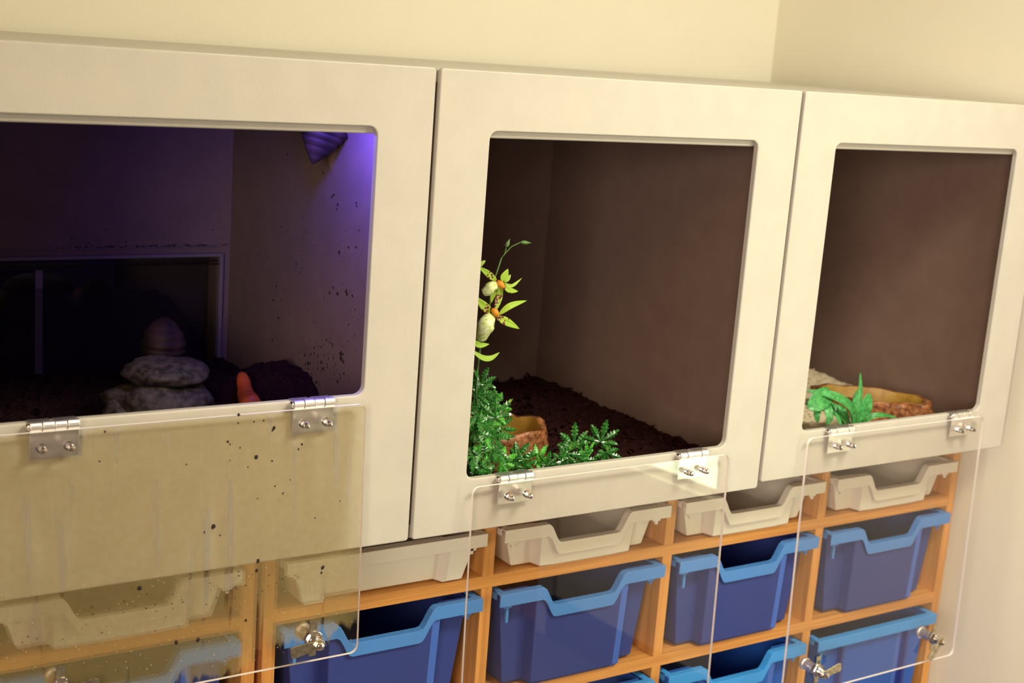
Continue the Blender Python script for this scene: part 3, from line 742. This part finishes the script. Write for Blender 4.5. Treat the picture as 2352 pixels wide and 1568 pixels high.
def flower(centre, petals, lip, col):
    fl = obj('flower', MB().tube([at(centre[0]-7, centre[1]-6, Y-.002), at(*centre, Y-.006), at(centre[0]+6, centre[1]+8, Y-.007)], [.0028, .0048, .0035], 12), ORANGE, orc, smooth=True)
    for pts, w, spt in petals:
        mb = MB(); ribbon(mb, [at(x, y, yy) for x, y, yy in pts], w*.84, (-.35, -1, .25), prof=lambda t: max(.02, math.sin(math.pi*min(1, t*.92+.08))**1.15)); q = obj('petal', mb, SPOT if spt else PETAL, fl, smooth=True, fixn=False); solid(q, .0008)
    mb = MB(); ribbon(mb, [at(x, y, yy) for x, y, yy in lip[0]], lip[1], (-.35, -1, .25), cup=-.45, prof=lambda t: .35+.65*math.sin(math.pi*min(1, t*.8+.1))); q = obj('lip', mb, LIP, fl, smooth=True, fixn=False); solid(q, .001)
    return fl
flower((1137, 716), [
    (((1128, 716, Y), (1112, 704, Y-.002), (1090, 680, Y)), .0075, 1),
    (((1138, 712, Y-.001), (1146, 680, Y+.004), (1156, 640, Y+.006)), .0060, 1),
    (((1146, 722, Y-.002), (1172, 702, Y-.006), (1210, 690, Y-.002)), .0052, 0),
    (((1140, 728, Y-.003), (1162, 738, Y-.007), (1193, 755, Y-.003)), .0068, 1),
    (((1080, 780, Y), (1100, 792, Y-.002), (1124, 790, Y)), .0050, 0)],
    (((1132, 722, Y-.004), (1122, 740, Y-.014), (1112, 762, Y-.012), (1106, 784, Y-.004)), .0120), 0)
flower((1150, 652), [
    (((1142, 648, Y+.002), (1122, 630, Y), (1098, 612, Y+.002)), .0055, 1),
    (((1152, 645, Y+.002), (1158, 635, Y+.002), (1167, 617, Y+.003)), .0062, 0),
    (((1158, 650, Y), (1176, 656, Y-.004), (1199, 638, Y-.002)), .0028, 0),
    (((1156, 655, Y), (1170, 666, Y-.004), (1190, 669, Y-.002)), .0048, 1),
    (((1158, 648, Y+.003), (1166, 640, Y+.003), (1173, 630, Y+.004)), .0036, 0),
    (((1140, 660, Y+.003), (1132, 676, Y+.002), (1128, 696, Y+.003)), .0045, 0)],
    (((1146, 654, Y-.003), (1132, 658, Y-.010), (1120, 667, Y-.008), (1108, 672, Y-.003)), .0080), 0)
mb = MB(); ribbon(mb, [at(1085, 806, .085), at(1108, 822, .08), at(1128, 822, .08), at(1147, 809, .08)], .0045, (-.3, -1, .8), prof=lambda t: max(.05, math.sin(math.pi*(t*.9+.1)))); q = obj('leaf', mb, PETAL, orc, smooth=True, fixn=False); solid(q)
mb = MB(); ribbon(mb, [at(1095, 618, .09), at(1105, 606, .09), at(1115, 598, .09)], .0028, (-.3, -1, .3)); q = obj('leaf', mb, PETAL, orc, smooth=True, fixn=False); solid(q)

# strap-leaved plant of the right vivarium
st = thing('strap_leaf_plant', 'small green strap-leaved plant in front of the long low bowl', 'plant', at(1960, 985, .10), None)
A = lambda x, y, Y_=.10: at(x, y, Y_)
for pts, w, nr in (
    ((A(1962, 978), A(1958, 945, .09), A(1935, 920, .085), A(1895, 903, .09), A(1852, 898, .10)), .0085, (-.3, -1, .6)),
    ((A(1968, 978), A(1972, 930), A(1975, 895), A(1976, 856)), .0050, (-.3, -1, .2)),
    ((A(1972, 978), A(1982, 945), A(1990, 922), A(1996, 903)), .0125, (-.3, -1, .2)),
    ((A(1965, 978), A(1962, 945), A(1968, 915), A(1974, 892)), .0080, (-.5, -1, .2)),
    ((A(1960, 975), A(1955, 940, .11), A(1964, 910, .115), A(1970, 895, .12)), .0045, (-.3, -1, .2)),
    ((A(1972, 980), A(1990, 962, .08), A(2020, 953, .07), A(2060, 959, .07)), .0055, (-.1, -1, .9)),
    ((A(1905, 905), A(1885, 915, .085), A(1868, 928, .08), A(1855, 938, .08)), .0170, (-.3, -1, .4)),
    ((A(1895, 908, .12), A(1900, 935, .09), A(1905, 958, .08), A(1898, 975, .08)), .0075, (-.6, -1, .2)),
    ((A(1898, 908, .12), A(1908, 935, .10), A(1922, 958, .08), A(1932, 982, .07)), .0080, (.2, -1, .2)),
    ((A(1893, 908, .12), A(1880, 925, .10), A(1876, 950, .08), A(1878, 970, .08)), .0070, (-.6, -1, .2)),
    ((A(1940, 975, .11), A(1925, 950, .11), A(1912, 935, .12), A(1900, 930, .13)), .0100, (-.3, -1, .5)),
    ((A(1950, 978, .11), A(1938, 955, .10), A(1932, 940, .11), A(1928, 930, .12)), .0090, (-.3, -1, .5))):
    mb = MB(); ribbon(mb, pts, w, nr, n=20, cup=.35, prof=lambda t: max(.04, math.sin(math.pi*min(1, t*.85+.15))**.7)); q = obj('leaf', mb, STRAP, st, smooth=True, fixn=False); solid(q)

# ceiling lamp of the room (out of the frame, lights the fronts)
cl = thing('ceiling_light', 'flat rectangular ceiling light above the cabinets', 'ceiling light', (.85, -1.25, 1.05))
obj('lamp_frame', MB().box(.255, 1.225, -1.54, -1.535, 1.02, 1.05).box(.255, 1.225, -.965, -.96, 1.02, 1.05).box(.250, .255, -1.54, -.96, 1.02, 1.05), WHITEP, cl)

for o in COL.objects:
    if '_o' in o: del o['_o']
